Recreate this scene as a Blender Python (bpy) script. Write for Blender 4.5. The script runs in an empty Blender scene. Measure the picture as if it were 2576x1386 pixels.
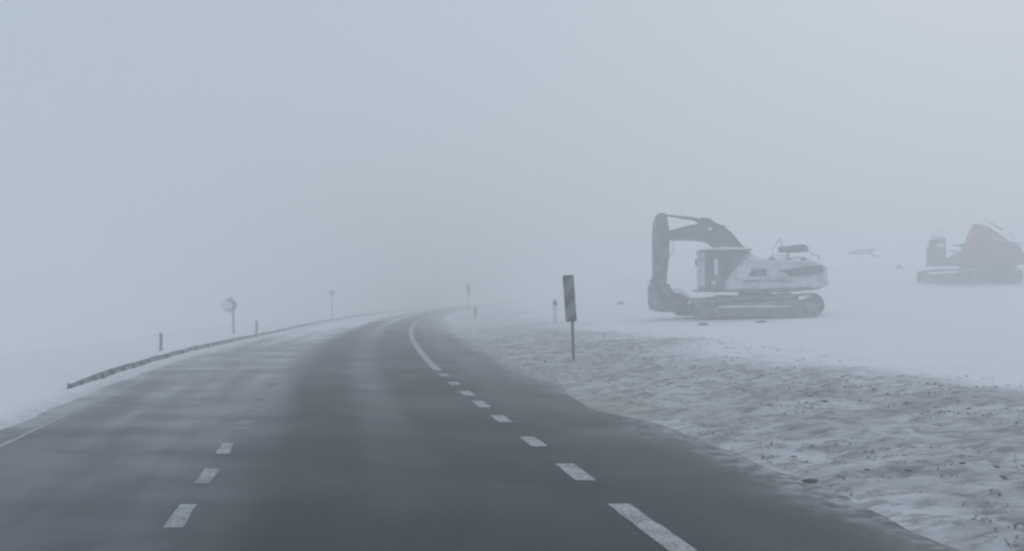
import bpy, bmesh, math, random
import numpy as np
from mathutils import Vector, Matrix, noise as mnoise
random.seed(7)
S = bpy.context.scene
COL = S.collection
R = math.radians

# ------------------------------------------------------------------ camera
F_PX = 2200.0; VW = 2576.0; HORIZON = 735.0; CAM_H = 1.75
cam = bpy.data.cameras.new("camera"); cam.sensor_width = 36; cam.lens = F_PX / VW * 36
cam.clip_start = 0.1; cam.clip_end = 3000
camo = bpy.data.objects.new("camera", cam); COL.objects.link(camo)
camo.location = (0, 0, CAM_H)
camo.rotation_euler = (R(90) + math.atan((HORIZON - 693) / F_PX), 0, 0)
S.camera = camo

# ------------------------------------------------------------------ sky, sun, exposure
SUN_EL, SUN_AZ = R(42), R(35)           # azimuth from +Y (view direction) towards +X
w = bpy.data.worlds.new("World"); S.world = w; w.use_nodes = True
nt = w.node_tree; nt.nodes.clear()
out = nt.nodes.new("ShaderNodeOutputWorld"); bg = nt.nodes.new("ShaderNodeBackground")
sky = nt.nodes.new("ShaderNodeTexSky"); sky.sky_type = 'NISHITA'; sky.sun_disc = False
sky.sun_elevation = SUN_EL; sky.sun_rotation = SUN_AZ; sky.dust_density = 4; sky.air_density = 1.2
mix = nt.nodes.new("ShaderNodeMix"); mix.data_type = 'RGBA'; mix.inputs[0].default_value = 0.86
mix.inputs[7].default_value = (5.08, 5.90, 6.80, 1)       # even overcast layer
nt.links.new(sky.outputs[0], mix.inputs[6]); nt.links.new(mix.outputs[2], bg.inputs[0])
bg.inputs[1].default_value = 0.10; nt.links.new(bg.outputs[0], out.inputs[0])
sl = bpy.data.lights.new("sun", 'SUN'); sl.energy = 0.55; sl.angle = R(40); sl.color = (1, .99, .95)
so = bpy.data.objects.new("sun", sl); COL.objects.link(so)
so.rotation_euler = (R(90) - SUN_EL, 0, -SUN_AZ + math.pi)
so.rotation_euler = Vector((math.sin(SUN_AZ) * math.cos(SUN_EL), math.cos(SUN_AZ) * math.cos(SUN_EL), math.sin(SUN_EL))).to_track_quat('Z', 'Y').to_euler()
S.view_settings.view_transform = 'Standard'; S.view_settings.look = 'None'
S.view_settings.gamma = 1; S.view_settings.exposure = 0.0
S.cycles.volume_bounces = 6; S.cycles.max_bounces = 10; S.cycles.diffuse_bounces = 3
S.cycles.use_denoising = True
S.cycles.filter_width = 2.4             # soft phone video frame

# ------------------------------------------------------------------ helpers
def tag(o, label=None, cat=None, group=None, kind=None):
    for k, v in (('label', label), ('category', cat), ('group', group), ('kind', kind)):
        if v: o[k] = v
    return o
def empty(name, loc, rz=0.0, **kw):
    o = bpy.data.objects.new(name, None); COL.objects.link(o)
    o.location = loc; o.rotation_euler = (0, 0, rz); o.empty_display_size = .3
    return tag(o, **kw)
def link(name, bm, mat, parent=None, smooth=False):
    me = bpy.data.meshes.new(name)
    bmesh.ops.recalc_face_normals(bm, faces=bm.faces)
    bm.to_mesh(me); bm.free()
    if smooth:
        for p in me.polygons: p.use_smooth = True
    me.materials.append(mat)
    o = bpy.data.objects.new(name, me); COL.objects.link(o)
    if parent: o.parent = parent
    return o
def smoothstep(a, b, x):
    t = np.clip((np.asarray(x, float) - a) / (b - a), 0, 1); return t * t * (3 - 2 * t)

def prism(bm, poly, l0, l1, bev=0.0):
    """poly of (F,U) extruded along L"""
    a = [bm.verts.new((f, l0, u)) for f, u in poly]; b = [bm.verts.new((f, l1, u)) for f, u in poly]
    fs = [bm.faces.new(a), bm.faces.new(list(reversed(b)))]
    n = len(poly)
    for i in range(n): fs.append(bm.faces.new((a[i], b[i], b[(i + 1) % n], a[(i + 1) % n])))
    if bev:
        es = list({e for f in fs[:2] for e in f.edges})
        bmesh.ops.bevel(bm, geom=es, offset=bev, segments=2, affect='EDGES', profile=.6)
def box(bm, c, s, rot=None, bev=0.0):
    m = Matrix.Translation(c) @ (rot or Matrix()) @ Matrix.Diagonal((*s, 1))
    r = bmesh.ops.create_cube(bm, size=1, matrix=m)
    if bev:
        es = list({e for v in r['verts'] for e in v.link_edges})
        bmesh.ops.bevel(bm, geom=es, offset=bev, segments=2, affect='EDGES')
def tube(bm, p, q, r0, r1=None, n=10, caps=True):
    p, q = Vector(p), Vector(q); d = q - p
    m = Matrix.Translation((p + q) / 2) @ d.to_track_quat('Z', 'Y').to_matrix().to_4x4()
    bmesh.ops.create_cone(bm, cap_ends=caps, segments=n, radius1=r0, radius2=r0 if r1 is None else r1, depth=d.length, matrix=m)
def path_tube(bm, pts, r, n=8):
    for a, b in zip(pts, pts[1:]): tube(bm, a, b, r, r, n)
def disc(bm, f, u, l0, l1, r, n=28):
    tube(bm, (f, l0, u), (f, l1, u), r, r, n)

# ------------------------------------------------------------------ materials
def nodes(name):
    m = bpy.data.materials.new(name); m.use_nodes = True; t = m.node_tree
    return m, t, t.nodes["Principled BSDF"]
def N(t, typ, **kw):
    n = t.nodes.new(typ)
    for k, v in kw.items():
        if k.startswith('i_'):
            key = k[2:]; n.inputs[int(key) if key.isdigit() else key].default_value = v
        else: setattr(n, k, v)
    return n
def noise(t, vec, scale, detail=4, rough=.55):
    n = N(t, "ShaderNodeTexNoise"); n.inputs['Scale'].default_value = scale
    n.inputs['Detail'].default_value = detail; n.inputs['Roughness'].default_value = rough
    if vec: t.links.new(vec, n.inputs['Vector'])
    return n.outputs['Fac']
def ramp(t, src, lo, hi, a=0., b=1.):
    n = N(t, "ShaderNodeMapRange"); n.interpolation_type = 'SMOOTHSTEP'
    for i, v in zip((1, 2, 3, 4), (lo, hi, a, b)): n.inputs[i].default_value = v
    t.links.new(src, n.inputs[0]); return n.outputs[0]
def math_(t, op, a, b=None):
    n = N(t, "ShaderNodeMath"); n.operation = op; n.use_clamp = False
    for i, v in enumerate((a, b)):
        if v is None: continue
        if isinstance(v, (int, float)): n.inputs[i].default_value = v
        else: t.links.new(v, n.inputs[i])
    return n.outputs[0]
def mixc(t, fac, a, b):
    n = N(t, "ShaderNodeMix"); n.data_type = 'RGBA'
    for i, v in ((0, fac), (6, a), (7, b)):
        if isinstance(v, (int, float)): n.inputs[i].default_value = v
        elif isinstance(v, tuple): n.inputs[i].default_value = (*v, 1)
        else: t.links.new(v, n.inputs[i])
    return n.outputs[2]
def bump(t, b, h, strength=.5, dist=.02):
    n = N(t, "ShaderNodeBump"); n.inputs['Strength'].default_value = strength; n.inputs['Distance'].default_value = dist
    t.links.new(h, n.inputs['Height']); t.links.new(n.outputs[0], b.inputs['Normal'])
def mapped(t, coord, sc):
    n = N(t, "ShaderNodeMapping"); n.inputs['Scale'].default_value = sc
    t.links.new(coord, n.inputs[0]); return n.outputs[0]

SNOW = (.80, .83, .87)
def mat_ground():
    m, t, b = nodes("ground_snow")
    pos = N(t, "ShaderNodeNewGeometry").outputs['Position']
    cov = N(t, "ShaderNodeAttribute", attribute_name="verge").outputs['Fac']
    wide = mapped(t, pos, (.55, 1.0, 1.0))
    n1 = noise(t, wide, 1.1, 5, .6); n2 = noise(t, wide, 5.5, 5, .65); n3 = noise(t, wide, 15, 4, .7)
    thin = ramp(t, n1, .36, .62)                          # broad areas of thin snow
    spots = ramp(t, math_(t, 'ADD', math_(t, 'MULTIPLY', n2, .75), math_(t, 'MULTIPLY', n3, .25)), .45, .60)
    c = mixc(t, thin, (.60, .62, .655), (.41, .42, .445))
    c = mixc(t, math_(t, 'MULTIPLY', spots, .62), c, (.13, .13, .13))
    c = mixc(t, math_(t, 'MULTIPLY', ramp(t, noise(t, mapped(t, pos, (.7, 1.3, 1)), 2.6, 4, .6), .56, .68), .5), c, (.15, .155, .16))
    c = mixc(t, math_(t, 'MULTIPLY', ramp(t, n3, .55, .7), .35), c, (.72, .75, .79))
    sn = mixc(t, math_(t, 'MULTIPLY', ramp(t, noise(t, wide, .35, 3), .4, .7), .25), SNOW, (.70, .74, .80))
    vd = N(t, 'ShaderNodeVectorMath', operation='DISTANCE'); t.links.new(mapped(t, pos, (1, .55, 0)), vd.inputs[0]); vd.inputs[1].default_value = (1.55, 13.2 * .55, 0)
    c = mixc(t, math_(t, 'MULTIPLY', ramp(t, vd.outputs['Value'], .25, .95, .45, 0), 1.0), c, (.36, .38, .28))
    t.links.new(mixc(t, cov, sn, c), b.inputs['Base Color'])
    b.inputs['Roughness'].default_value = .85
    bump(t, b, math_(t, 'ADD', n2, math_(t, 'MULTIPLY', n3, .7)), .9, .06)
    return m
def mat_road():
    m, t, b = nodes("wet_asphalt")
    uv = N(t, "ShaderNodeUVMap").outputs[0]               # metres across / along
    sep = N(t, "ShaderNodeSeparateXYZ"); t.links.new(uv, sep.inputs[0]); u = sep.outputs[0]; v = sep.outputs[1]
    def band(c, w_, soft):
        d = math_(t, 'ABSOLUTE', math_(t, 'SUBTRACT', u, c)); return ramp(t, d, w_ - soft, w_ + soft, 1, 0)
    st = mapped(t, uv, (.45, .75, 1)); st2 = mapped(t, uv, (.25, .40, 1)); ln = mapped(t, uv, (1.6, .12, 1))
    nA = noise(t, st, 1.0, 5, .6); nB = noise(t, st2, 1.0, 3, .5); nC = noise(t, uv, 60, 2, .6); nL = noise(t, ln, 1.0, 3, .5)
    left = ramp(t, u, -2.7, -3.7)                          # dusted oncoming lane
    right = ramp(t, u, -.15, .9)
    centre = band(-1.65, .32, .22)
    edge = band(-6.45, .35, .35)
    redge = ramp(t, u, 1.0, 2.0)
    d = math_(t, 'ADD', math_(t, 'MULTIPLY', left, .225), math_(t, 'MULTIPLY', right, .06))
    d = math_(t, 'ADD', d, math_(t, 'MULTIPLY', math_(t, 'MULTIPLY', centre, ramp(t, v, 6.5, 10)), .07))
    d = math_(t, 'ADD', d, math_(t, 'MULTIPLY', edge, .08)); d = math_(t, 'ADD', d, math_(t, 'MULTIPLY', redge, .035))
    d = math_(t, 'ADD', d, .004)
    blot = ramp(t, noise(t, mapped(t, uv, (.5, .3, 1)), 1.7, 4, .6), .50, .72)
    d = math_(t, 'ADD', d, math_(t, 'MULTIPLY', math_(t, 'MULTIPLY', blot, ramp(t, v, 5, 9, .3, 1)), .07))
    far = math_(t, 'ADD', ramp(t, v, 5, 24, .5, 1.5), ramp(t, v, 28, 62, 0, 4.5))  # snow dust thickens far off, putting the fog fade into the road colour
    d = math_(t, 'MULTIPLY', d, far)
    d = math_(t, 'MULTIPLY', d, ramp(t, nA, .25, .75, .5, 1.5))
    d = math_(t, 'MULTIPLY', d, ramp(t, nL, .3, .7, .7, 1.3))
    d = math_(t, 'ADD', d, math_(t, 'MULTIPLY', math_(t, 'MULTIPLY', ramp(t, nB, .5, .75), ramp(t, v, 5, 11, .15, 1)), .08))
    rim = math_(t, 'MULTIPLY', ramp(t, math_(t, 'ADD', u, math_(t, 'MULTIPLY', nA, .9)), 1.75, 2.6), ramp(t, noise(t, uv, 5, 4, .65), .4, .62, .05, .42))
    d = math_(t, 'ADD', d, rim)
    grit = math_(t, 'ADD', math_(t, 'MULTIPLY', nC, .55), math_(t, 'MULTIPLY', noise(t, uv, 18, 4, .7), .45))
    asph = mixc(t, ramp(t, grit, .38, .62), (.011, .015, .022), (.040, .045, .054))
    seam = math_(t, 'ABSOLUTE', math_(t, 'SUBTRACT', math_(t, 'ADD', v, math_(t, 'MULTIPLY', noise(t, uv, 1.5, 3), .12)), math_(t, 'ADD', 8.25, math_(t, 'MULTIPLY', u, .10))))
    asph = mixc(t, math_(t, 'MULTIPLY', ramp(t, seam, .01, .07, .8, 0), ramp(t, u, -3.4, -2.6)), asph, (.010, .012, .016))
    t.links.new(mixc(t, d, asph, SNOW), b.inputs['Base Color'])
    t.links.new(ramp(t, nB, .3, .7, .42, .62), b.inputs['Roughness'])
    b.inputs['Specular IOR Level'].default_value = .09
    bump(t, b, nC, .25, .004)
    return m
def mat_paint_line(worn=.35, name='road_paint', col=(.46, .48, .50)):
    m, t, b = nodes(name)
    pos = N(t, "ShaderNodeNewGeometry").outputs['Position']
    n = noise(t, pos, 28, 4, .7); n2 = noise(t, pos, 3, 3)
    f = math_(t, 'ADD', ramp(t, n, .40, .66, .05, .75), ramp(t, n2, .42, .70, 0, worn))
    t.links.new(mixc(t, math_(t, 'MINIMUM', f, 1.0), col, (.09, .10, .11)), b.inputs['Base Color'])
    b.inputs['Roughness'].default_value = .6
    return m
def mat_rimed(name, col, rime=.45, rough=.5, metallic=0, scale=2.2, cap=.42):
    """paint or steel with wind-plastered snow sticking to it"""
    m, t, b = nodes(name)
    g = N(t, "ShaderNodeNewGeometry"); oc = N(t, "ShaderNodeTexCoord").outputs['Object']
    sep = N(t, "ShaderNodeSeparateXYZ"); t.links.new(g.outputs['True Normal'], sep.inputs[0])
    n1 = noise(t, mapped(t, oc, (1, 1, 1.6)), scale, 5, .62); n2 = noise(t, oc, scale * 6, 3)
    s = math_(t, 'ADD', math_(t, 'MULTIPLY', n1, .8), math_(t, 'MULTIPLY', n2, .2))
    lo = .80 - rime * .6
    f = math_(t, 'MULTIPLY', ramp(t, s, lo - .22, lo + .20), cap)
    f = math_(t, 'MAXIMUM', f, math_(t, 'MULTIPLY', ramp(t, sep.outputs[2], .35, .8), ramp(t, n1, .3, .5, .5, .95)))
    dirt = mixc(t, n2, col, tuple(c * .7 for c in col))
    t.links.new(mixc(t, f, dirt, (.74, .77, .81)), b.inputs['Base Color'])
    b.inputs['Roughness'].default_value = rough; b.inputs['Metallic'].default_value = metallic
    bump(t, b, s, .4, .02)
    return m
def mat_snow(name="packed_snow", col=(.76, .79, .84)):
    m, t, b = nodes(name)
    pos = N(t, "ShaderNodeNewGeometry").outputs['Position']
    n = noise(t, pos, 4, 5, .6)
    t.links.new(mixc(t, n, col, tuple(c * .88 for c in col)), b.inputs['Base Color'])
    b.inputs['Roughness'].default_value = .9; bump(t, b, n, .5, .06)
    return m
def mat_plain(name, col, rough=.6, var=.3, scale=8, metallic=0):
    m, t, b = nodes(name)
    oc = N(t, "ShaderNodeTexCoord").outputs['Object']
    t.links.new(mixc(t, noise(t, oc, scale, 4), col, tuple(c * (1 - var) for c in col)), b.inputs['Base Color'])
    b.inputs['Roughness'].default_value = rough; b.inputs['Metallic'].default_value = metallic
    return m
def mat_chevron():
    m, t, b = nodes("striped_board")
    oc = N(t, "ShaderNodeTexCoord").outputs['Object']
    sep = N(t, "ShaderNodeSeparateXYZ"); t.links.new(oc, sep.inputs[0])
    # broad bands rising to the right
    ph = math_(t, 'SUBTRACT', sep.outputs[2], math_(t, 'MULTIPLY', sep.outputs[0], 1.0))
    wob = math_(t, 'MULTIPLY', math_(t, 'SUBTRACT', noise(t, oc, 5, 3), .5), .12)
    fr = math_(t, 'FRACT', math_(t, 'ADD', math_(t, 'MULTIPLY', math_(t, 'ADD', ph, wob), 1 / .60), .50))
    tri = math_(t, 'ABSOLUTE', math_(t, 'SUBTRACT', fr, .5))
    f = ramp(t, tri, .17, .31)
    n2 = noise(t, mapped(t, oc, (6, 1, 1)), 4, 3)
    c = mixc(t, f, (.085, .07, .08), (.24, .245, .275))
    c = mixc(t, ramp(t, n2, .5, .8, 0, .3), c, (.6, .62, .66))
    t.links.new(c, b.inputs['Base Color']); b.inputs['Roughness'].default_value = .5
    return m

M = dict(
    ground=mat_ground(), road=mat_road(), line=mat_paint_line(), faint=mat_paint_line(1, 'worn_road_paint', (.26, .27, .29)), snow=mat_snow(),
    dark=mat_rimed("dark_steel", (.065, .07, .075), .40), track=mat_rimed("track_steel", (.065, .065, .07), .40, .7, 0, 1.6),
    boom=mat_rimed("boom_paint", (.115, .12, .122), .33), body=mat_rimed("body_paint", (.30, .26, .27), .62, .5, 0, 1.3, .9),
    glass=mat_plain("cab_glass", (.12, .13, .14), .3, .2), vent=mat_plain("vent_black", (.07, .075, .08), .7),
    red=mat_rimed("red_paint", (.42, .08, .07), .25, .5, 0, 1.1), redbody=mat_rimed("dull_red_paint", (.27, .06, .06), .26, .5, 0, 1.6),
    chev=mat_chevron(), post=mat_plain("galvanised_post", (.10, .11, .12), .6, .3),
    rail=mat_rimed("rail_steel", (.10, .105, .11), .40, .6), stone=mat_plain("wet_stone", (.09, .09, .09), .8),
    grass=mat_plain("dead_grass", (.30, .30, .29), .9, .4), marker=mat_plain("marker_grey", (.16, .18, .19), .6),
    soil=mat_plain("frozen_soil", (.20, .20, .20), .95, .4, 20))

# ------------------------------------------------------------------ road line and heights
_z = np.array([-40, -20, 0, 6.6, 10.3, 13.6, 16.7, 19.7, 23.3, 28.5, 33.5, 40.5, 52.7, 64, 80, 100, 130, 170, 230, 300, 420, 600.])
_x = np.array([10.6, 6.47, 2.37, 1.02, .243, -.47, -1.1, -1.69, -2.31, -3.12, -3.85, -4.7, -5.8, -6.35, -6.4, -5.7, -3, 3, 17, 40, 95, 200.])
_dz = np.arange(-60, 620, .5); _dx = np.interp(_dz, _z, _x)
_dx[_dz < -40] = 2.37 - .205 * _dz[_dz < -40]
def _sm(a, s):
    k = np.exp(-.5 * (np.arange(-s * 3, s * 3 + 1) / s) ** 2); k /= k.sum()
    return np.convolve(np.pad(a, s * 3, 'edge'), k, 'valid')
_far = _sm(_dx, 16); _near = _sm(_dx, 4); _w = smoothstep(45, 70, _dz); _dx = _near * (1 - _w) + _far * _w
def line_x(Z): return np.interp(Z, _dz, _dx)
def road_z(u, Z):
    s = .055 * smoothstep(14, 50, Z)
    return -s * np.clip(-np.asarray(u, float), 0, 8)
def vnoise(x, y, seed=0):
    x = np.asarray(x, float); y = np.asarray(y, float)
    xi = np.floor(x).astype(np.int64); yi = np.floor(y).astype(np.int64); fx = x - xi; fy = y - yi
    fx = fx * fx * (3 - 2 * fx); fy = fy * fy * (3 - 2 * fy)
    def h(a, b):
        n = (a * 374761393 + b * 668265263 + seed * 1442695) & 0xffffffff
        n = ((n ^ (n >> 13)) * 1274126177) & 0xffffffff
        return ((n ^ (n >> 16)) & 0xffff) / 65535.
    return (h(xi, yi) * (1 - fx) + h(xi + 1, yi) * fx) * (1 - fy) + (h(xi, yi + 1) * (1 - fx) + h(xi + 1, yi + 1) * fx) * fy
def fbm(x, y, s, o=4, seed=0):
    r = 0; a = .5; f = 1 / s
    for i in range(o): r = r + a * (vnoise(x * f, y * f, seed + i * 7) - .5); a *= .5; f *= 2.03
    return r
def field_z(X, Z):
    p = .0245 * X + .069 * Z - 2.6
    p = np.where(p > 4.5, 4.5 + (p - 4.5) * .25, p); p = np.minimum(p, 7)
    return .45 + np.log1p(np.exp((p - .45) * 3)) / 3
def ground_z(X, Z, detail=True):
    X = np.asarray(X, float); Z = np.asarray(Z, float)
    u = X - line_x(Z); rz = road_z(u, Z)
    dr = u - 1.9 - .22 * (fbm(X, Z, 1.6, 3, 3) * 2) - .06 * fbm(X, Z, .3, 3, 5) * 2 + .42 * smoothstep(11.2, 13.4, Z) * (1 - smoothstep(14, 17, Z))
    dl = -6.45 - u - .10 * fbm(X, Z, 1.2, 3, 9) * 2
    # right side
    base_r = -.06 + .125 * smoothstep(-.35, .6, dr) + .045 * smoothstep(.6, 1.6, dr) + .26 * smoothstep(.3, 5.5, dr) + .35 * smoothstep(40, 85, Z) * smoothstep(.3, 3, dr)
    wf = smoothstep(5, 26, u)
    right = base_r * (1 - wf) + field_z(X, Z) * wf
    if detail:
        vg = smoothstep(.1, .8, dr) * (1 - smoothstep(4.5, 9.5, dr))
        right = right + vg * (.16 * fbm(X * .9, Z * 1.2, .9, 3, 21) + .17 * fbm(X * .9, Z * 1.2, .24, 4, 31)) + smoothstep(3, 9, u) * (.25 * fbm(X, Z * 1.4, 9, 3, 41) + .10 * fbm(X * .5, Z * 1.6, 1.8, 3, 43))
    # left side
    left = rz - .06 + .13 * smoothstep(-.15, .3, dl) - .14 * smoothstep(.3, .9, dl) - .25 * smoothstep(.9, 5, dl)
    left = left + .22 * np.exp(-((dl - 3.2) / 1.3) ** 2) * (1 - smoothstep(15, 22, Z))
    left = left - 4.2 * smoothstep(8.2, 24, dl)
    if detail: left = left + smoothstep(.2, 1.5, dl) * (.26 * fbm(X, Z, 2.0, 3, 51) + .03 * fbm(X, Z, .5, 2, 61))
    return np.where(u > -2, right, left)

def build_grid(name, us, zs, zf, mat, uvs=False, attr=None):
    U, Zg = np.meshgrid(us, zs); X = line_x(Zg) + U
    H = zf(X, U, Zg); nu, nz = len(us), len(zs)
    me = bpy.data.meshes.new(name)
    co = np.stack([X, Zg, H], -1).reshape(-1, 3)
    i = np.arange((nz - 1) * (nu - 1)); r = i // (nu - 1); c = i % (nu - 1); a = r * nu + c
    q = np.stack([a, a + 1, a + 1 + nu, a + nu], -1).astype(np.int32)
    me.vertices.add(len(co)); me.vertices.foreach_set('co', co.ravel().astype(np.float32))
    me.loops.add(q.size); me.loops.foreach_set('vertex_index', q.ravel())
    me.polygons.add(len(q)); me.polygons.foreach_set('loop_start', np.arange(0, q.size, 4, dtype=np.int32))
    me.update(calc_edges=True)
    me.polygons.foreach_set('use_smooth', np.ones(len(q), bool))
    if uvs:
        l = me.uv_layers.new(name="UVMap"); uv = np.stack([U, Zg], -1).reshape(-1, 2)[q.ravel()]
        l.data.foreach_set('uv', uv.ravel().astype(np.float32))
    if attr:
        at = me.attributes.new(attr[0], 'FLOAT', 'POINT'); at.data.foreach_set('value', attr[1](X, U, Zg).ravel().astype(np.float32))
    me.materials.append(mat); me.validate()
    o = bpy.data.objects.new(name, me); COL.objects.link(o); return o

def geo(a, b, first, k):
    v = [a]; s = first
    while v[-1] < b: v.append(v[-1] + s); s *= k
    return np.array(v)
zs = np.concatenate([np.arange(-30, 4, 1.0), geo(4, 480, .035, 1.0085)])
right_u = np.concatenate([np.arange(1.0, 3.2, .045), geo(3.2, 420, .055, 1.026)])
left_u = -np.concatenate([np.arange(6.0, 8.2, .07), geo(8.2, 420, .1, 1.05)])[::-1]
us = np.concatenate([left_u, [-4, -2, -.5], right_u])
def verge_attr(X, U, Zg):
    n = fbm(X, Zg, 3.0, 4, 71)
    lim = 5.6 + 5 * n
    a = smoothstep(.4, 1.3, U) * (1 - smoothstep(lim - 1.4, lim + 1.6, U - 1.0 - .9 * (1 - smoothstep(10, 16, Zg))))
    a = a * (1 - .55 * smoothstep(26, 48, Zg))
    b = .5 * smoothstep(-6.95, -6.5, U) * (U < 0)
    return np.clip(a + b, 0, 1)
g = build_grid("ground", us, zs, lambda X, U, Z: ground_z(X, Z), M['ground'], attr=("verge", verge_attr))
tag(g, kind='structure')
ru = np.concatenate([np.linspace(-6.6, 2.75, 60)])
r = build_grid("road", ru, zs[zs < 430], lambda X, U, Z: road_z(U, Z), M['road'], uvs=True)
tag(r, kind='structure')

def gz(X, Y): return float(ground_z(X, Y))
def vx(x, Y): return (x - 1288) * Y / F_PX
def vz(y, Y): return CAM_H - (y - HORIZON) * Y / F_PX

# ------------------------------------------------------------------ painted lines
def line_obj(name, segs, cu, wd, mat='line'):
    bm = bmesh.new(); rnd = random.Random(3)
    for a, b in segs:
        n = max(3, int((b - a) / .18)); prev = None
        for i in range(n + 1):
            Z = a + (b - a) * i / n; j0 = rnd.uniform(-.009, .009); j1 = rnd.uniform(-.009, .009)
            x = float(line_x(Z)) + cu
            vs = [bm.verts.new((x - wd / 2 + j0, Z, float(road_z(cu, Z)) + .004)), bm.verts.new((x + wd / 2 + j1, Z, float(road_z(cu, Z)) + .004))]
            if prev: bm.faces.new((prev[0], prev[1], vs[1], vs[0]))
            prev = vs
    o = link(name, bm, M[mat]); tag(o, kind='structure'); return o
line_obj("dashed_edge_line", [(1.8, 2.5), (3.4, 4.1), (4.9, 7.26), (8.16, 8.95), (9.95, 10.6), (11.8, 12.46), (13.3, 14.1), (14.8, 15.5), (16.5, 17.1), (18.2, 18.8), (19.6, 75)], 0.0, .19)
line_obj("dashed_lane_line", [(3.5, 4.2), (5.0, 5.7), (6.53, 7.24), (8.02, 8.69), (9.5, 10.15)], -3.55, .145)
line_obj("faded_lane_line", [(11.0, 12.0), (12.6, 13.6), (14.1, 15.3), (15.7, 17.3)], -3.5, .2, "faint")
line_obj("left_edge_line", [(2, 90)], -6.12, .07)

# ------------------------------------------------------------------ guard rail
rz0 = 16.2
gr = empty("guard_rail", (float(line_x(18) - 7.2), 18, gz(float(line_x(18) - 7.2), 18)), label="low dark guard rail half buried in snow along the left road edge", cat="guard rail")
def rail_pt(Z):
    x = float(line_x(Z)) - 7.2 + .03 * mnoise.noise(Vector((Z, 0, 0)))
    return Vector((x, Z, float(road_z(-7.15, Z)) + .05 + .035 * mnoise.noise(Vector((Z * .8, 3, 0))) + .03 * float(smoothstep(20, 30, Z)) - .05 * (1 - float(smoothstep(16, 18.5, Z)))))
bm = bmesh.new(); prev = None
for Z in np.concatenate([np.arange(rz0, 60, .7), np.arange(60, 105, 3)]):
    p = rail_pt(Z) - gr.location
    prof = [(-.02, -.09), (.03, -.07), (.0, -.01), (.03, .06), (-.02, .085), (-.045, 0)]
    ring = [bm.verts.new(p + Vector((dx, 0, dz))) for dx, dz in prof]
    if prev:
        for i in range(6): bm.faces.new((prev[i], prev[(i + 1) % 6], ring[(i + 1) % 6], ring[i]))
    else: bm.faces.new(ring)
    prev = ring
bm.faces.new(list(reversed(prev)))
link("beam", bm, M['rail'], gr)
_r = random.Random(4); pz = [rz0 + .15 + .75 * i + _r.uniform(-.2, .2) for i in range(8)] + list(np.arange(22.5, 75, 2.0))
for Z in pz:
    p = rail_pt(Z) - gr.location; bm = bmesh.new()
    g0 = gz(p.x + gr.location.x, Z) - gr.location.z - .15
    box(bm, (p.x + .05, p.y, (p.z + .05 + g0) / 2), (.06, .08, p.z + .05 - g0), bev=.006)
    link("post", bm, M['rail'], gr)

# ------------------------------------------------------------------ striped marker boards
def striped_board(Y, xt, yt, xb, yb, xg, width, label, dz=0.):
    """top centre, board bottom centre, foot x in photo pixels"""
    X = vx(xg, Y); gzv = gz(X, Y) - .05
    t = empty("marker_board", (X, Y, gzv), R(-4), label=label, cat="marker board", group="striped marker boards on the right verge")
    top = Vector((vx(xt, Y) - X, 0, vz(yt, Y) - gzv)); bot = Vector((vx(xb, Y) - X, 0, vz(yb, Y) - gzv))
    ax = (top - bot); L = ax.length; ax.normalize(); side = Vector((ax.z, 0, -ax.x))
    rot = Matrix((side, Vector((0, 1, 0)), ax)).transposed().to_4x4()
    bm = bmesh.new(); box(bm, (0, 0, 0), (width, .03, L), bev=.0)
    es = [e for e in bm.edges if abs((e.verts[0].co - e.verts[1].co).y) > .02]
    bmesh.ops.bevel(bm, geom=es, offset=.018, segments=3, affect='EDGES')
    b = link("board", bm, M['chev'], t); b.matrix_local = Matrix.Translation((top + bot) / 2) @ rot
    bm = bmesh.new(); tube(bm, bot + Vector((0, .035, L * .75)), (0, .035, -.1), .037, .03, 14)
    link("post", bm, M['post'], t)
    for k in (.3, .7):
        bm = bmesh.new(); c = bot + (top - bot) * k; box(bm, c + Vector((0, .04, 0)), (.11, .05, .04), bev=.005); link("clamp", bm, M['post'], t)
    return t
striped_board(21, 1429, 692, 1437, 809, 1443, .265, "leaning tall board with wide diagonal stripes on thin post, nearest on right verge")
striped_board(76, 1178.5, 713, 1178.5, 742, 1179, .30, "small faint upright board in thick fog where the road bends right")

# ------------------------------------------------------------------ delineator posts
def delineator(x, yb, yt, Y, wd, label, cap=True, white=False):
    X = vx(x, Y); gz_ = gz(X, Y) ; H = vz(yt, Y) - gz_
    t = empty("marker_post", (X, Y, gz_), label=label, cat="marker post", group="short roadside marker posts")
    bm = bmesh.new(); prism(bm, [(-wd / 2, -.1), (wd / 2, -.1), (wd / 2, H * .93), (wd * .1, H), (-wd / 2, H * .97)], -wd * .35, wd * .35, .006)
    link("shaft", bm, M['snow'] if white else M['marker'], t)
    bm = bmesh.new(); box(bm, (0, -wd * .37, H * .82), (wd * .75, .012, H * .16), bev=.002)
    link("reflector", bm, M['vent'] if white else M['dark'], t)
    return t
delineator(406, 876, 836, 33, .10, "dark marker post in snow left of the guard rail, nearest of the left posts")
delineator(646, 838, 806, 45, .11, "short faint marker post beside the guard rail, right of the round sign")
delineator(1196, 803, 772, 54, .13, "faint grey marker post on the right verge below the small foggy board")
delineator(1396, 782, 751, 40, .20, "stubby snow coated white marker post just left of the leaning striped board", white=True)

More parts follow.
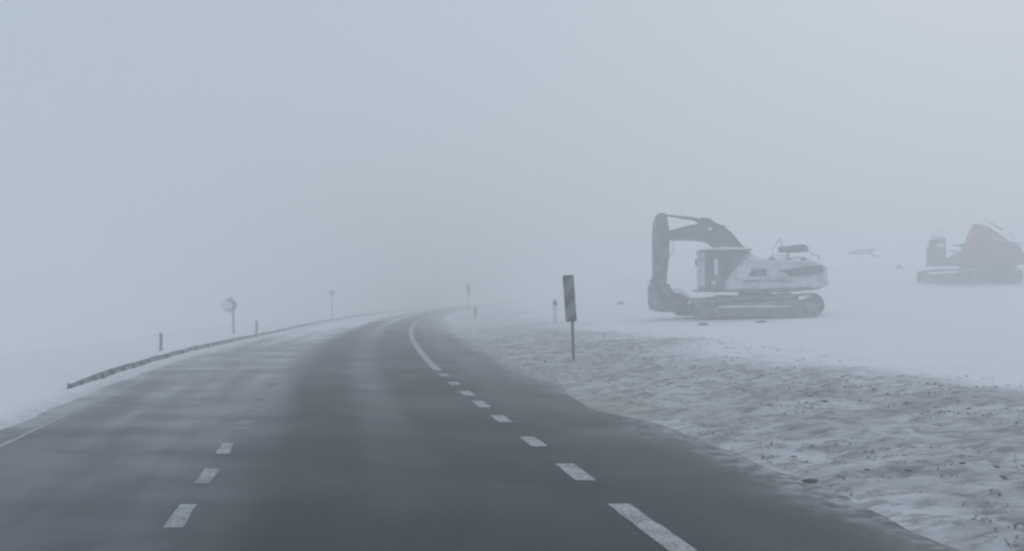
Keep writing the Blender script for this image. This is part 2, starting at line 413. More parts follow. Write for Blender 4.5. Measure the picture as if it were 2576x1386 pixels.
# ------------------------------------------------------------------ round signs on the left
def snowy_sign(x, ytop, ybase_off, Y, rad, label, snowy=True):
    X = vx(x, Y); g_ = gz(X, Y); zc = vz(ytop, Y) - rad - g_
    t = empty("road_sign", (X, Y, g_), label=label, cat="road sign")
    bm = bmesh.new(); tube(bm, (0.05, 0, -.2), (-.03, 0, zc + rad * .6), .07, .055, 12); link("post", bm, M['post'], t)
    cx = -.12 if snowy else 0
    bm = bmesh.new(); tube(bm, (cx, -.05, zc), (cx, -.075, zc), rad, rad, 36); link("panel", bm, M['dark' if snowy else 'marker'], t)
    if snowy:   # crust of blown snow covering the left of the face, ragged edge and rime feathers
        bm = bmesh.new(); rnd = random.Random(5); c0 = bm.verts.new((cx - rad * .42, -.13, zc + .0)); ring = []
        for i in range(40):
            a = 2 * math.pi * i / 40; rr = rad * (.86 + .16 * rnd.random())
            px = cx - rad * .66 + rr * math.cos(a) * .95; pz_ = zc - rad * .02 + rr * math.sin(a) * .84
            ring.append(bm.verts.new((px, -.078 - .0 * rnd.random(), pz_)))
        mid = [bm.verts.new((c0.co.x + (v.co.x - c0.co.x) * .6, -.12 - .02 * rnd.random(), c0.co.z + (v.co.z - c0.co.z) * .6)) for v in ring]
        for i in range(40):
            j = (i + 1) % 40; bm.faces.new((ring[i], ring[j], mid[j], mid[i])); bm.faces.new((mid[i], mid[j], c0))
        link("snow_crust", bm, M['snow'], t, True)
        bm = bmesh.new()          # one ragged fringe of rime growing into the wind
        prev = None; n_ = 22
        for i in range(n_ + 1):
            a = 1.3 + 3.5 * i / n_; ln = (.05 if i % 2 else .02) + (rnd.uniform(.05, .16) if i % 2 else 0)
            p = Vector((cx + rad * .97 * math.cos(a), -.06, zc + rad * .97 * math.sin(a))); q = p + Vector((math.cos(a) * ln * 1.4, rnd.uniform(-.03, .03), math.sin(a) * ln + .02))
            ring = [bm.verts.new(p + Vector((0, -.012, 0))), bm.verts.new(p + Vector((0, .012, 0))), bm.verts.new(q)]
            if prev: bm.faces.new((prev[0], ring[0], ring[2], prev[2])); bm.faces.new((prev[1], prev[2], ring[2], ring[1])); bm.faces.new((prev[0], prev[1], ring[1], ring[0]))
            prev = ring
        link("rime_fringe", bm, M['marker'], t)
    return t
snowy_sign(587, 753, 0, 52, .36, "round road sign caked with blown snow on thin post beyond left guard rail")
snowy_sign(835, 729, 0, 84, .29, "tiny faint round sign barely visible in fog above the far road", False)

# ------------------------------------------------------------------ excavator pieces
def snow_cap(parent, f0, f1, l0, l1, u, h, seed=0, slope=0.0, n=26, m=12):
    bm = bmesh.new(); V = []
    for i in range(n + 1):
        row = []
        for j in range(m + 1):
            a, b = i / n, j / m
            f = f0 + (f1 - f0) * a; l = l0 + (l1 - l0) * b
            e = min(1, 5 * min(a, 1 - a)) ** .5 * min(1, 4 * min(b, 1 - b)) ** .5
            nn = mnoise.noise(Vector((f * 1.4 + seed, l * 1.4, seed * 3.1))) * .6 + mnoise.noise(Vector((f * 4 + seed, l * 4, 7.))) * .25
            row.append(bm.verts.new((f, l, u + slope * (a - .5) * (f1 - f0) - .01 + h * e * (.65 + nn))))
        V.append(row)
    for i in range(n):
        for j in range(m): bm.faces.new((V[i][j], V[i + 1][j], V[i + 1][j + 1], V[i][j + 1]))
    ed = [e for e in bm.edges if e.is_boundary]
    r_ = bmesh.ops.extrude_edge_only(bm, edges=ed)
    for v in [x for x in r_['geom'] if isinstance(x, bmesh.types.BMVert)]: v.co.z -= .04
    return link("snow_cap", bm, M['snow'], parent, True)

def make_track(parent, fa, ra, ua, fb, rb, ub, l0, l1, name="track"):
    """belt round a front idler (fa,ua,ra) and a rear sprocket (fb,ub,rb); fa > fb"""
    pts = []; n = 14
    ang = math.atan2(ub - ua, fb - fa)
    for i in range(n + 1):
        a = math.pi / 2 - math.pi * i / n; pts.append((fa + ra * math.cos(a), ua + ra * math.sin(a)))
    for i in range(n + 1):
        a = -math.pi / 2 - math.pi * i / n; pts.append((fb + rb * math.cos(a), ub + rb * math.sin(a)))
    dense = []
    for (x0, y0), (x1, y1) in zip(pts, pts[1:] + pts[:1]):
        k = max(1, int(math.hypot(x1 - x0, y1 - y0) / .18))
        for i in range(k): dense.append((x0 + (x1 - x0) * i / k, y0 + (y1 - y0) * i / k))
    top = ra + ua; sag = []
    for x, y in dense:
        if y > ua + ra * .9 and fb < x < fa: y -= .035 * math.sin(math.pi * (x - fb) / (fa - fb) * 3) ** 2
        sag.append((x, y))
    cx, cy = (fa + fb) / 2, (ua + ub) / 2
    inner = []
    npt = len(sag)
    for i, (x, y) in enumerate(sag):
        x0, y0 = sag[i - 1]; x1, y1 = sag[(i + 1) % npt]; dx, dy = x1 - x0, y1 - y0; L = math.hypot(dx, dy) or 1
        nx, ny = dy / L, -dx / L
        if nx * (cx - x) + ny * (cy - y) < 0: nx, ny = -nx, -ny
        inner.append((x + nx * .07, y + ny * .07))
    bm = bmesh.new()
    A = [[bm.verts.new((x, l, y)) for x, y in P] for P, l in ((sag, l0), (sag, l1), (inner, l1), (inner, l0))]
    for k in range(4):
        for i in range(npt): bm.faces.new((A[k][i], A[k][(i + 1) % npt], A[(k + 1) % 4][(i + 1) % npt], A[(k + 1) % 4][i]))
    for i in range(npt):          # grouser bar on each shoe
        x, y = sag[i]; dx, dy = x - inner[i][0], y - inner[i][1]; L = math.hypot(dx, dy); dx /= L; dy /= L
        rot = Matrix.Rotation(-math.atan2(dy, dx), 4, 'Y')
        box(bm, (x + dx * .012, (l0 + l1) / 2, y + dy * .012), (.05, abs(l1 - l0) * .98, .03), rot)
    tr = link(name, bm, M['track'], parent)
    s = 1 if l1 > l0 else -1; lo = max(l0, l1) if (l0 + l1) > 0 else min(l0, l1); o = 1 if lo > 0 else -1
    bm = bmesh.new(); prism(bm, [(fa + .05, ua - ra * .55), (fa - .08, ua - ra * .85), (fb - .05, ua - ra * .82), (fb - .1, ub + rb * .55), (fa - .15, ua + ra * .35)], lo - o * .12, lo - o * (abs(l1 - l0) - .1), .02)
    link("track_frame", bm, M['dark'], tr)
    bm = bmesh.new(); disc(bm, fb, ub, lo - o * .03, lo - o * .4, rb * .7); disc(bm, fb, ub, lo + o * .03, lo - o * .05, rb * .34, 20)
    for i in range(16):
        a = 2 * math.pi * i / 16; box(bm, (fb + rb * .76 * math.cos(a), lo - o * .18, ub + rb * .76 * math.sin(a)), (.09, .1, .07), Matrix.Rotation(-a, 4, 'Y'))
    link("sprocket", bm, M['dark'], tr)
    bm = bmesh.new(); disc(bm, fa, ua, lo - o * .05, lo - o * .4, ra * .72); disc(bm, fa, ua, lo + o * .0, lo - o * .06, ra * .25, 16)
    link("idler", bm, M['dark'], tr)
    k = 7
    for i in range(k):
        f = fa + (fb - fa) * (i + 1) / (k + 1); bm = bmesh.new()
        disc(bm, f, ua - ra + .20, lo - o * .04, lo - o * .4, .12, 16); disc(bm, f, ua - ra + .20, lo - o * .02, lo - o * .05, .05, 12)
        link("roller", bm, M['dark'], tr)
    return tr
def railing(parent, pts, r=.02, mat='dark', name="handrail"):
    bm = bmesh.new(); path_tube(bm, pts, r); return link(name, bm, M[mat], parent)

# ---------------------------------------------------- near excavator (drawn in a local side elevation)
def mapper(o, A, cx, cy, sc):
    """elevation drawing (crop pixels) at lateral offset L -> local (F, U), seen along the true line of sight"""
    def f(x, y, L=0.0):
        sx = ((cx + x * sc) * .63574 - 1288) / F_PX; X0, Y0, Z0 = o.location
        F = (L * (math.sin(A) + sx * math.cos(A)) - (sx * Y0 - X0)) / (math.cos(A) - sx * math.sin(A))
        yy = Y0 - F * math.sin(A) - L * math.cos(A)
        return F, vz((cy + y * sc) * .63574, yy) - Z0
    return f
Y1 = 42.0; A1 = R(8)
X1 = vx((2500 + 1200 * .3896) * .63574, Y1)
ex = empty("excavator", (X1, Y1, vz(796, 40.7)), math.pi + A1, label="large snow plastered excavator facing left, arm reaching down, nearer of the two", cat="excavator", group="parked tracked excavators")
print("near ground", gz(X1, Y1), "base", ex.location.z)
P = mapper(ex, A1, 2500, 780, .3896)
def PP(pts, L=0.): return [P(x, y, L) for x, y in pts]
for (l0, l1, sh) in ((.95, 1.6, 0), (-1.6, -.95, -60)):
    L = (l0 + l1) / 2
    fa, ua = P(690, 1130, 1.3); fb, ub = P(1815, 1103, 1.3)
    make_track(ex, fa, .40, .40, fb, .53, .53, l0, l1)
snow_cap(ex, P(1000, 0, 1.3)[0], P(640, 0, 1.3)[0], .92, 1.5, .76, .13, 1, -.03)
snow_cap(ex, P(1650, 0, 1.3)[0], P(1000, 0, 1.3)[0], .9, 1.3, .88, .10, 4)
bm = bmesh.new(); prism(bm, PP([(850, 1122), (900, 1106), (1060, 1098), (1200, 1104), (1330, 1096), (1560, 1102), (1620, 1112), (1400, 1124), (1150, 1118), (1000, 1126)], 1.5), 1.44, 1.56, .008)
link("packed_snow", bm, M['snow'], ex)
bm = bmesh.new(); box(bm, ((P(1250, 0, 0)[0]), 0, .66), (3.6, 1.9, .66), bev=.08); box(bm, (P(700, 0)[0], 0, .5), (.35, 2, .4), bev=.05)
box(bm, (P(1700, 0)[0], 0, .5), (.45, 2, .4), bev=.05)
uc = link("undercarriage", bm, M['dark'], ex)
bm = bmesh.new(); tube(bm, (P(1250, 0)[0], 0, .86), (P(1250, 0)[0], 0, 1.2), .78, .78, 36)
link("slew_ring", bm, M['dark'], ex)
# house: deck, engine cover, counterweight
bm = bmesh.new(); prism(bm, PP([(840, 965), (845, 935), (1350, 928), (1960, 905), (1900, 935), (1600, 968)], 1.5), -1.45, 1.5, .02)
deck = link("deck", bm, M['dark'], ex)
bm = bmesh.new(); prism(bm, PP([(930, 935), (935, 850), (1010, 760), (1080, 680), (1200, 640), (1480, 655), (1480, 925)], 1.4), .45, 1.5, .05)
prism(bm, PP([(1000, 935), (1000, 780), (1120, 660), (1480, 655), (1480, 925)]), -1.45, -.45, .05)
house = link("side_body", bm, M['body'], ex)
bm = bmesh.new(); prism(bm, PP([(1485, 925), (1485, 655), (1560, 640), (1900, 660), (1930, 700), (1930, 900), (1800, 915)], 1.5), -1.4, 1.45, .06)
eng = link("engine_cover", bm, M['body'], ex)
bm = bmesh.new(); prism(bm, PP([(1800, 935), (1790, 820), (1880, 690), (1960, 685), (1992, 720), (2003, 890), (1960, 922)], 1.5), -1.5, 1.52, .12)
link("counterweight", bm, M['body'], ex)
bm = bmesh.new()
prism(bm, PP([(1490, 745), (1935, 690), (1940, 765), (1620, 808), (1570, 765)], 1.5), 1.44, 1.565, .012)
v = link("vent_panel", bm, M['vent'], ex)
bm = bmesh.new()
for i in range(6):
    y0 = 722 + i * 13; f0, u0 = P(1600, y0 + 8, 1.5); f1, u1 = P(1930, y0 - 8 + i * 1.5, 1.5)
    tube(bm, (f0, 1.57, u0), (f1, 1.57, u1), .012, .012, 6)
link("louvre", bm, M['dark'], v)
bm = bmesh.new(); prism(bm, PP([(1190, 730), (1370, 725), (1375, 800), (1195, 805)], 1.5), 1.46, 1.515, .01); link("side_hatch", bm, M['dark'], ex)
bm = bmesh.new(); prism(bm, PP([(1130, 845), (1560, 838), (1560, 852), (1130, 860)], 1.5), 1.46, 1.53, .004); link("body_trim", bm, M['dark'], ex)
snow_cap(ex, P(1490, 0, 1.4)[0], P(1130, 0, 1.4)[0], .3, 1.46, 2.58, .32, 9)
snow_cap(ex, P(1930, 0, 1.5)[0], P(1470, 0, 1.5)[0], -1.3, 1.48, 2.56, .36, 12, .06)
# lumps of blown snow packed behind the cab
bm = bmesh.new()
for (x, y, r_) in ((1010, 870, .34), (1090, 790, .34), (1160, 720, .30), (1020, 905, .22), (1150, 660, .16)):
    f, u_ = P(x, y, 1.45)
    bmesh.ops.create_icosphere(bm, subdivisions=3, radius=r_, matrix=Matrix.Translation((f, 1.42, u_)) @ Matrix.Diagonal((1, .35, .9, 1)))
for v_ in bm.verts:
    v_.co += v_.normal * .09 * mnoise.noise(v_.co * 3.2)
link("packed_snow", bm, M['snow'], ex, True)
# top fittings
f, u_ = P(1650, 500, .2); b0 = P(1535, 545, .2); b1 = P(1760, 480, .2)
bm = bmesh.new(); prism(bm, PP([(1535, 560), (1530, 500), (1700, 480), (1725, 492), (1735, 560)], .2), -.3, .7, .04)
bx_ = link("air_cleaner", bm, M['dark'], ex)
snow_cap(ex, P(1720, 0, .2)[0], P(1545, 0, .2)[0], -.25, .65, P(0, 497)[1], .08, 17, n=14, m=8)
railing(ex, [Vector((P(x, y, 1.1)[0], 1.1, P(x, y)[1])) for x, y in ((1432, 640), (1432, 540), (1470, 480), (1505, 442), (1522, 470), (1535, 560))], .018)
railing(ex, [Vector((P(x, y, 1.1)[0], 1.1, P(x, y)[1])) for x, y in ((1740, 560), (1735, 538), (1790, 510), (1785, 560))], .03)
railing(ex, [Vector((P(x, y, 1.1)[0], 1.1, P(x, y)[1])) for x, y in ((1790, 560), (1860, 600), (1905, 606), (1900, 650))], .022)
bm = bmesh.new(); tube(bm, (P(1590, 0, -.8)[0], -.8, 2.6), (P(1590, 0, -.8)[0], -.8, 3.25), .06, .06, 12); link("exhaust_pipe", bm, M['dark'], ex)
for x in (1430, 1600, 1755):
    f, u_ = P(x, 632, 1.45); bm = bmesh.new(); box(bm, (f, 1.38, u_ + .02), (.30, .12, .10), bev=.03); link("hinge", bm, M['dark'], ex)
# cab
cab = empty("cab", (0, 0, 0)); bpy.data.objects.remove(cab)
bm = bmesh.new()
cabp = [(752, 962), (750, 558), (1100, 540), (1185, 545), (1120, 640), (1010, 740), (935, 860), (915, 962)]
prism(bm, PP(cabp, 1.5), .5, 1.56, .05)
cab = link("cab", bm, M['boom'], ex)
bm = bmesh.new(); prism(bm, PP([(790, 780), (788, 600), (895, 595), (895, 780)], 1.56), 1.545, 1.575, .01); link("side_window", bm, M['glass'], cab)
bm = bmesh.new(); prism(bm, PP([(925, 760), (925, 595), (1070, 590), (1010, 700), (955, 760)], 1.56), 1.545, 1.575, .01); link("rear_side_window", bm, M['glass'], cab)
bm = bmesh.new(); prism(bm, PP([(838, 785), (836, 630), (876, 628), (880, 785)], 1.575), 1.57, 1.59, .005); link("window_pale_patch", bm, M['snow'], cab)  # pale panel stands in for the reflection on the cab glass
bm = bmesh.new(); prism(bm, PP([(812, 890), (812, 850), (850, 848), (850, 890)], 1.56), 1.56, 1.585, .006); link("step_plate", bm, M['snow'], cab)
ff = P(750, 0, 1.5)[0]
bm = bmesh.new(); box(bm, (ff + .02, 1.03, P(0, 740)[1]), (.05, .86, 1.55), bev=.01); link("windscreen", bm, M['snow'], cab)
for l in (.56, 1.03, 1.50):
    bm = bmesh.new(); box(bm, (ff + .06, l, P(0, 750)[1]), (.04, .035, 1.75), bev=.008); link("windscreen_pillar", bm, M['body'], cab)
bm = bmesh.new(); prism(bm, PP([(735, 560), (738, 545), (1210, 525), (1215, 545)], 1.5), .42, 1.62, .02)
roof = link("cab_roof", bm, M['dark'], cab)
snow_cap(cab, P(1200, 0, 1.5)[0], P(745, 0, 1.5)[0], .45, 1.58, P(0, 540)[1] + .04, .10, 21, -.02)
bm = bmesh.new(); f, u_ = P(750, 640, 1.5)
tube(bm, (f, 1.4, u_ + .05), (f + .36, 1.3, u_ + .03), .015, .015, 6); box(bm, (f + .38, 1.28, u_ - .1), (.05, .14, .30), Matrix.Rotation(.15, 4, 'Y'), .02)
link("mirror", bm, M['vent'], cab)
railing(cab, [Vector((P(x, y, 1.6)[0], 1.63, P(x, y)[1])) for x, y in ((905, 620), (905, 860))], .014)
# boom (one welded piece), arm, cylinders
bm = bmesh.new()
prism(bm, PP([(1250, 720), (1215, 600), (1130, 520), (1090, 480), (1010, 385), (945, 318), (880, 283), (835, 262), (700, 268), (560, 290), (430, 325), (365, 340), (360, 430), (420, 438), (600, 438), (720, 446), (790, 462), (850, 505), (900, 560), (1040, 720)]), -.30, .30, .03)
boom = link("boom", bm, M['boom'], ex)
bm = bmesh.new(); prism(bm, PP([(690, 265), (655, 240), (690, 210), (770, 212), (800, 235), (845, 265)]), -.22, .22, .02); link("boom_bracket", bm, M['boom'], boom)
bm = bmesh.new(); f, u_ = P(795, 320, .3); disc(bm, f, u_, .28, .36, .09, 16); link("pivot_pin", bm, M['snow'], boom)
snow_cap(boom, P(830, 0)[0], P(430, 0)[0], -.28, .28, P(0, 302)[1], .05, 31, -.155)
def cyl(name, a, b, l, r_, rr, par):
    """barrel + rod between photo points a, b"""
    fa_, ua_ = P(*a); fb_, ub_ = P(*b); A = Vector((fa_, l, ua_)); B = Vector((fb_, l, ub_)); m = A.lerp(B, .58)
    bm = bmesh.new(); tube(bm, A, m, r_, r_, 14); c = link(name, bm, M['boom'], par)
    bm = bmesh.new(); tube(bm, m, B, rr, rr, 10); tube(bm, B - Vector((0, .12, 0)), B + Vector((0, .12, 0)), rr * 1.8, rr * 1.8, 12); link("piston_rod", bm, M['post'], c)
cyl("arm_cylinder", (735, 232), (320, 180), 0, .085, .05, ex)
cyl("boom_cylinder", (1165, 525), (958, 292), -.42, .075, .045, ex)
bm = bmesh.new()
prism(bm, PP([(290, 163), (345, 188), (350, 240), (362, 310), (368, 440), (372, 560), (358, 640), (348, 720), (340, 880), (215, 880), (222, 700), (222, 560), (220, 400), (228, 270), (255, 195), (272, 165)]), -.24, .24, .03)
arm = link("arm", bm, M['boom'], ex)
cyl("bucket_cylinder", (345, 330), (350, 700), .0, .07, .04, arm)
bm = bmesh.new()
prism(bm, PP([(178, 850), (195, 832), (240, 840), (250, 890), (205, 885)]), -.16, .16, .02); link("bucket_link", bm, M['boom'], arm)
railing(arm, [Vector((P(x, y)[0], .26, P(x, y)[1])) for x, y in ((402, 440), (404, 500), (398, 560), (378, 600), (362, 615))], .014, 'vent', "hose")
railing(boom, [Vector((P(x, y)[0], .33, P(x, y)[1])) for x, y in ((1060, 470), (960, 360), (860, 290), (740, 282), (560, 305), (400, 345))], .02, 'vent', "hose")
# bucket: curved shell with side plates, open to the right
bm = bmesh.new()
outer = [(345, 880), (205, 885), (200, 990), (202, 1080), (215, 1140), (280, 1165), (390, 1165), (470, 1130), (560, 1040)]
inn = [(540, 1035), (455, 1105), (380, 1130), (290, 1130), (240, 1110), (232, 1000), (236, 915), (345, 910)]
prism(bm, PP(outer + inn), -.62, .62, .0)
for s in (-.63, .61):
    prism(bm, PP([(340, 890), (230, 900), (225, 1120), (290, 1150), (385, 1150), (470, 1110), (545, 1035), (470, 985), (380, 970)]), s, s + .02)
for k in range(5):
    l = -.55 + k * .275; f, u_ = P(555, 1045); box(bm, (f - .06, l, u_ + .04), (.2, .08, .05), Matrix.Rotation(.7, 4, 'Y'))
link("bucket", bm, M['dark'], ex)
snow_cap(ex, P(560, 0)[0], P(330, 0)[0], -.6, .6, P(0, 1000)[1], .42, 41, n=18, m=14)
# ---------------------------------------------------- far red excavator
Y2 = 61.0; A2 = R(-18)
X2 = vx((3300 + 1850 * .2919) * .63574, Y2)
e2 = empty("excavator", (X2, Y2, vz(712, Y2)), math.pi + A2, label="farther excavator with faded red boom folded high, at right edge of the snow field", cat="excavator", group="parked tracked excavators")
print("far ground", gz(X2, Y2), "base", e2.location.z)
Q = mapper(e2, A2, 3300, 820, .2919)
def QQ(p, L=0.): return [Q(x, y, L) for x, y in p]
# tracks lie turned away from the house, seen half end-on side by side
f0, _ = Q(1830, 0, 0); cw_ = Vector((f0, 0, 0)); tl = R(193.8) - (math.pi + A2)
for s_ in (1, -1):
    hl = 2.15 if s_ > 0 else 2.0; r_ = .44
    tr = make_track(e2, hl, r_, r_, -hl, r_ * 1.1, r_ * 1.1, -.33, .33)
    tr.location = cw_ + Vector((math.cos(tl), math.sin(tl), 0)) * 1.85 * s_; tr.rotation_euler = (0, 0, tl - math.pi / 2)
    if s_ > 0: snow_cap(tr, -hl * .95, hl * .9, -.3, .3, r_ * 1.95, .2, 51 + s_)
bm = bmesh.new(); prism(bm, QQ([(1700, 960), (1690, 860), (1720, 790), (2440, 775), (2480, 900), (2400, 990)]), -.5, .5, .05); link("undercarriage", bm, M['dark'], e2)
bm = bmesh.new(); f, _ = Q(1950, 0); tube(bm, (f, 0, 1.0), (f, 0, 1.3), .75, .75, 32); link("slew_ring", bm, M['dark'], e2)
bm = bmesh.new(); prism(bm, QQ([(1275, 795), (1275, 765), (2530, 735), (2545, 765), (2450, 790)]), -1.4, 1.4, .03); link("deck", bm, M['dark'], e2)
bm = bmesh.new(); prism(bm, QQ([(1500, 770), (1520, 690), (1640, 650), (1700, 600), (2050, 560), (2050, 765)]), -.9, 1.3, .06); link("engine_cover", bm, M['redbody'], e2)
bm = bmesh.new(); prism(bm, QQ([(2040, 765), (2040, 560), (2120, 470), (2300, 480), (2470, 545), (2515, 640), (2540, 755), (2300, 735)]), -1.3, 1.4, .12)
cw = link("counterweight", bm, M['redbody'], e2)
bm = bmesh.new(); prism(bm, QQ([(1540, 770), (1560, 700), (1600, 665), (1690, 660), (1700, 690), (1620, 700), (1590, 770)]), 1.28, 1.36, .01); link("side_hatch", bm, M['dark'], e2)
bm = bmesh.new()
prism(bm, QQ([(1650, 700), (1760, 520), (1820, 420), (1850, 320), (1890, 238), (2000, 236), (2060, 262), (2250, 380), (2400, 480), (2330, 600), (2150, 640), (2000, 700)]), -.35, .35, .05)
b2 = link("boom", bm, M['red'], e2)
bm = bmesh.new(); prism(bm, QQ([(1885, 255), (1900, 232), (1995, 232), (2010, 265), (1960, 300), (1910, 295)]), -.42, .42, .02); link("boom_bracket", bm, M['redbody'], b2)
bm = bmesh.new(); prism(bm, QQ([(2300, 420), (2400, 470), (2490, 525), (2520, 620), (2542, 750), (2440, 750), (2400, 640), (2330, 520)]), -.3, .3, .04); link("arm", bm, M['red'], e2)
bm = bmesh.new(); a = Vector((Q(2058, 200)[0], -.3, Q(0, 200)[1])); b = Vector((Q(2310, 350)[0], -.3, Q(0, 350)[1])); tube(bm, a, b, .035, .075, 10); link("arm_cylinder", bm, M['dark'], e2)
railing(e2, [Vector((Q(x, y)[0], .4, Q(x, y)[1])) for x, y in ((2070, 265), (2150, 315), (2260, 395), (2380, 490))], .03, 'vent', "hose")
railing(e2, [Vector((Q(x, y)[0], .4, Q(x, y)[1])) for x, y in ((2363, 335), (2390, 385), (2440, 470), (2490, 525))], .03, 'dark')
bm = bmesh.new(); prism(bm, QQ([(1272, 790), (1272, 540), (1315, 520), (1318, 440), (1505, 430), (1510, 560), (1515, 790)], .9), .1, 1.35, .05)
c2 = link("cab", bm, M['boom'], e2)
bm = bmesh.new(); prism(bm, QQ([(1395, 545), (1400, 500), (1490, 495), (1490, 545)], 1.35), 1.34, 1.375, .01); link("window_pale_patch", bm, M['snow'], c2)  # pale rectangle set on the cab side
bm = bmesh.new(); prism(bm, QQ([(1300, 720), (1300, 560), (1380, 555), (1380, 720)], 1.35), 1.34, 1.375, .01); link("side_window", bm, M['glass'], c2)
bm = bmesh.new(); prism(bm, QQ([(1308, 465), (1312, 438), (1515, 425), (1515, 450)], .9), .0, 1.42, .02); link("cab_roof", bm, M['dark'], c2)
snow_cap(c2, Q(1500, 0, .9)[0], Q(1325, 0, .9)[0], .1, 1.3, Q(0, 432)[1], .20, 61, n=14, m=10)
railing(c2, [Vector((Q(x, y, .7)[0], .7, Q(x, y)[1])) for x, y in ((1416, 430), (1416, 318), (1468, 300), (1480, 430))], .016)
bm = bmesh.new(); f, u_ = Q(1356, 372, .7); box(bm, (f, .7, u_), (.07, .07, .22), bev=.02); tube(bm, (f, .7, u_ - .1), (f, .7, u_ - .35), .012, .012, 6); link("beacon", bm, M['vent'], c2)
bm = bmesh.new(); prism(bm, QQ([(1560, 525), (1700, 500), (1820, 490), (1800, 545), (1700, 540)]), .2, .6, .02); link("fuel_tank", bm, M['dark'], e2)
snow_cap(e2, Q(2040, 0)[0], Q(1520, 0)[0], .4, 1.3, Q(0, 640)[1], .12, 71, .12)
snow_cap(e2, Q(2500, 0)[0], Q(2080, 0)[0], .45, 1.3, Q(0, 500)[1], .10, 75, .22)

# ------------------------------------------------------------------ bent beam and stones in the snow slope
def debris(x, y, Y, build, name, label, cat):
    X = vx(x, Y); o = empty(name, (X, Y, vz(y, Y)), label=label, cat=cat); build(o); return o
def b_beam(o):
    k = 88 / F_PX
    bm = bmesh.new(); pts = [(-30, 1), (-24, 5), (-10, 9), (14, 10), (34, 12), (30, 2), (24, -3), (-5, -4), (-29, -3)]
    prism(bm, [(x * k, z * k) for x, z in pts], -.35, .35, .04); link("plate", bm, M['dark'], o)
    bm = bmesh.new(); tube(bm, (22 * k, 0, -1 * k), (50 * k, 0, -14 * k), .13, .10, 10); link("leg", bm, M['dark'], o)
    bm = bmesh.new(); tube(bm, (0, .1, 0), (0, .1, vzground(o) - .2), .06, .06, 8); link("stump", bm, M['snow'], o)
def vzground(o): return gz(o.location.x, o.location.y) - o.location.z
debris(2165, 636, 88, b_beam, "bent_beam", "dark bent beam lying on the foggy snow slope between the two excavators", "beam")
def stone(x, Y, s, label):
    X = vx(x, Y); bm = bmesh.new()
    bmesh.ops.create_icosphere(bm, subdivisions=3, radius=1)
    for v_ in bm.verts: v_.co *= 1 + .35 * mnoise.noise(v_.co * 1.7 + Vector((x, 0, 0)))
    bmesh.ops.transform(bm, matrix=Matrix.Diagonal((s[0], s[1], s[2], 1)), verts=bm.verts)
    o = link("stone", bm, M['stone'], None, True); o.location = (X, Y, gz(X, Y) + s[2] * .25)
    tag(o, label, "stone"); return o
stone(1768, 36.0, (.20, .15, .09), "small dark stone in the snow in front of the near excavator's left track end")
stone(1915, 36.8, (.26, .15, .06), "flat pale stone in the snow below the middle of the near excavator")
stone(1562, 60, (.25, .2, .14), "tiny dark stone on the far snow left of the near excavator")
stone(2262, 82, (.28, .2, .28), "small dark stone on the slope left of the red excavator")
stone(2036, 8.1, (.075, .055, .022), "small dark stone at the edge of the asphalt on the near right verge")

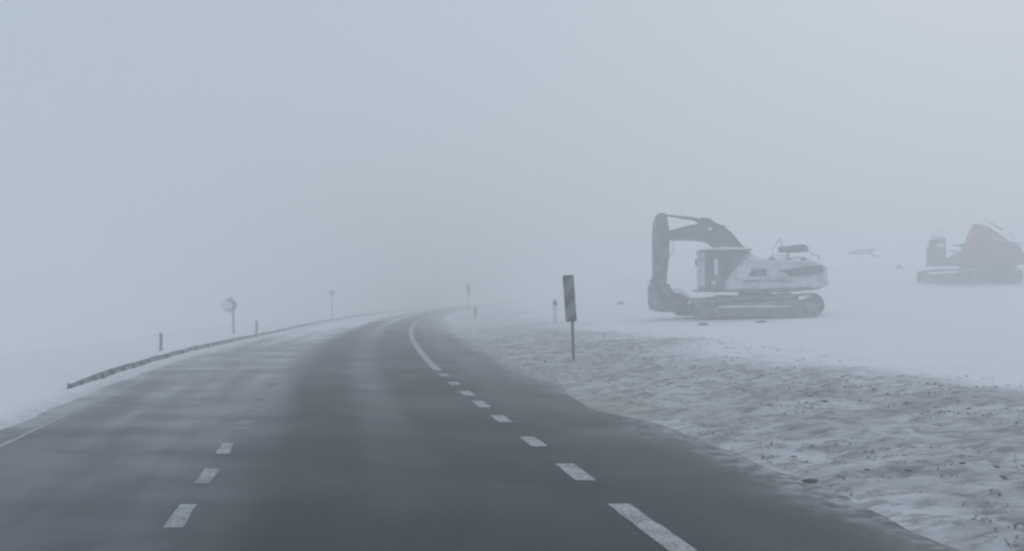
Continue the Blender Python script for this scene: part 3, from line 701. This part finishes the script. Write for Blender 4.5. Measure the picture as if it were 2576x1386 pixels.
# ------------------------------------------------------------------ dead grass and soil clods through the verge snow
bm_g = bmesh.new(); bm_c = bmesh.new(); rnd = random.Random(11)
def in_patch(X, Y): return float(fbm(np.array([X]), np.array([Y]), 1.3, 3, 91)[0])
cnt = 0
while cnt < 800:
    Y = 5 + 27 * rnd.random() ** 1.3; U = 2.1 + 6.6 * rnd.random() ** 1.2; X = float(line_x(Y)) + U
    if X > .75 * Y or in_patch(X, Y) < -.08: continue
    cnt += 1; z = gz(X, Y)
    for k in range(rnd.randint(3, 7)):
        a = rnd.uniform(0, 6.28); h = rnd.uniform(.008, .03); ln = rnd.uniform(.015, .045); bx0 = X + rnd.uniform(-.10, .10); by0 = Y + rnd.uniform(-.06, .06)
        wv = .003 + .0035 * rnd.random(); px, py = -math.sin(a) * wv, math.cos(a) * wv
        v = [bm_g.verts.new(c) for c in ((bx0 - px, by0 - py, z - .01), (bx0 + px, by0 + py, z - .01), (bx0 + math.cos(a) * ln * .5 + px * .7, by0 + math.sin(a) * ln * .5 + py * .7, z + h), (bx0 + math.cos(a) * ln, by0 + math.sin(a) * ln, z + h * .8))]
        bm_g.faces.new((v[0], v[1], v[2])); bm_g.faces.new((v[0], v[2], v[3]))
gobj = link("verge_grass", bm_g, M['grass']); tag(gobj, "sparse dead grass blades poking through thin snow on the right verge", "grass", kind='stuff')
for i in range(1000):
    Y = 5 + 26 * rnd.random() ** 1.2; U = 2.0 + 6.8 * rnd.random(); X = float(line_x(Y)) + U
    if X > .75 * Y or in_patch(X, Y) < -.06: continue
    z = gz(X, Y); s = rnd.uniform(.008, .028)
    r_ = bmesh.ops.create_icosphere(bm_c, subdivisions=1, radius=1)
    mt = Matrix.Translation((X, Y, z)) @ Matrix.Rotation(rnd.random() * 6.28, 4, 'Z') @ Matrix.Diagonal((s * rnd.uniform(1, 2.2), s * rnd.uniform(.8, 1.3), s * rnd.uniform(.35, .7), 1))
    for v in r_['verts']: v.co = v.co * rnd.uniform(.75, 1.2)
    bmesh.ops.transform(bm_c, matrix=mt, verts=r_['verts'])
c = link("soil_clods", bm_c, M['soil'], None, True); tag(c, "dark frozen soil clods scattered through the right verge snow", "soil", kind='stuff')

# ------------------------------------------------------------------ haze
bm = bmesh.new(); ZT = 9.5; ZB = -6.2
box(bm, (0, 215, (ZT + ZB) / 2), (1300, 1240, ZT - ZB))
me = bpy.data.meshes.new("haze"); bm.to_mesh(me); bm.free()
hm = bpy.data.materials.new("haze"); hm.use_nodes = True; t = hm.node_tree; t.nodes.clear()
o = t.nodes.new("ShaderNodeOutputMaterial"); pv = t.nodes.new("ShaderNodeVolumePrincipled")
pv.inputs['Color'].default_value = (.960, .974, .983, 1); pv.inputs['Density'].default_value = .0205; pv.inputs['Anisotropy'].default_value = .2
t.links.new(pv.outputs[0], o.inputs['Volume']); me.materials.append(hm)
try: hm.cycles.homogeneous_volume = True
except Exception: pass
ho = bpy.data.objects.new("haze", me); COL.objects.link(ho); tag(ho, kind='stuff')
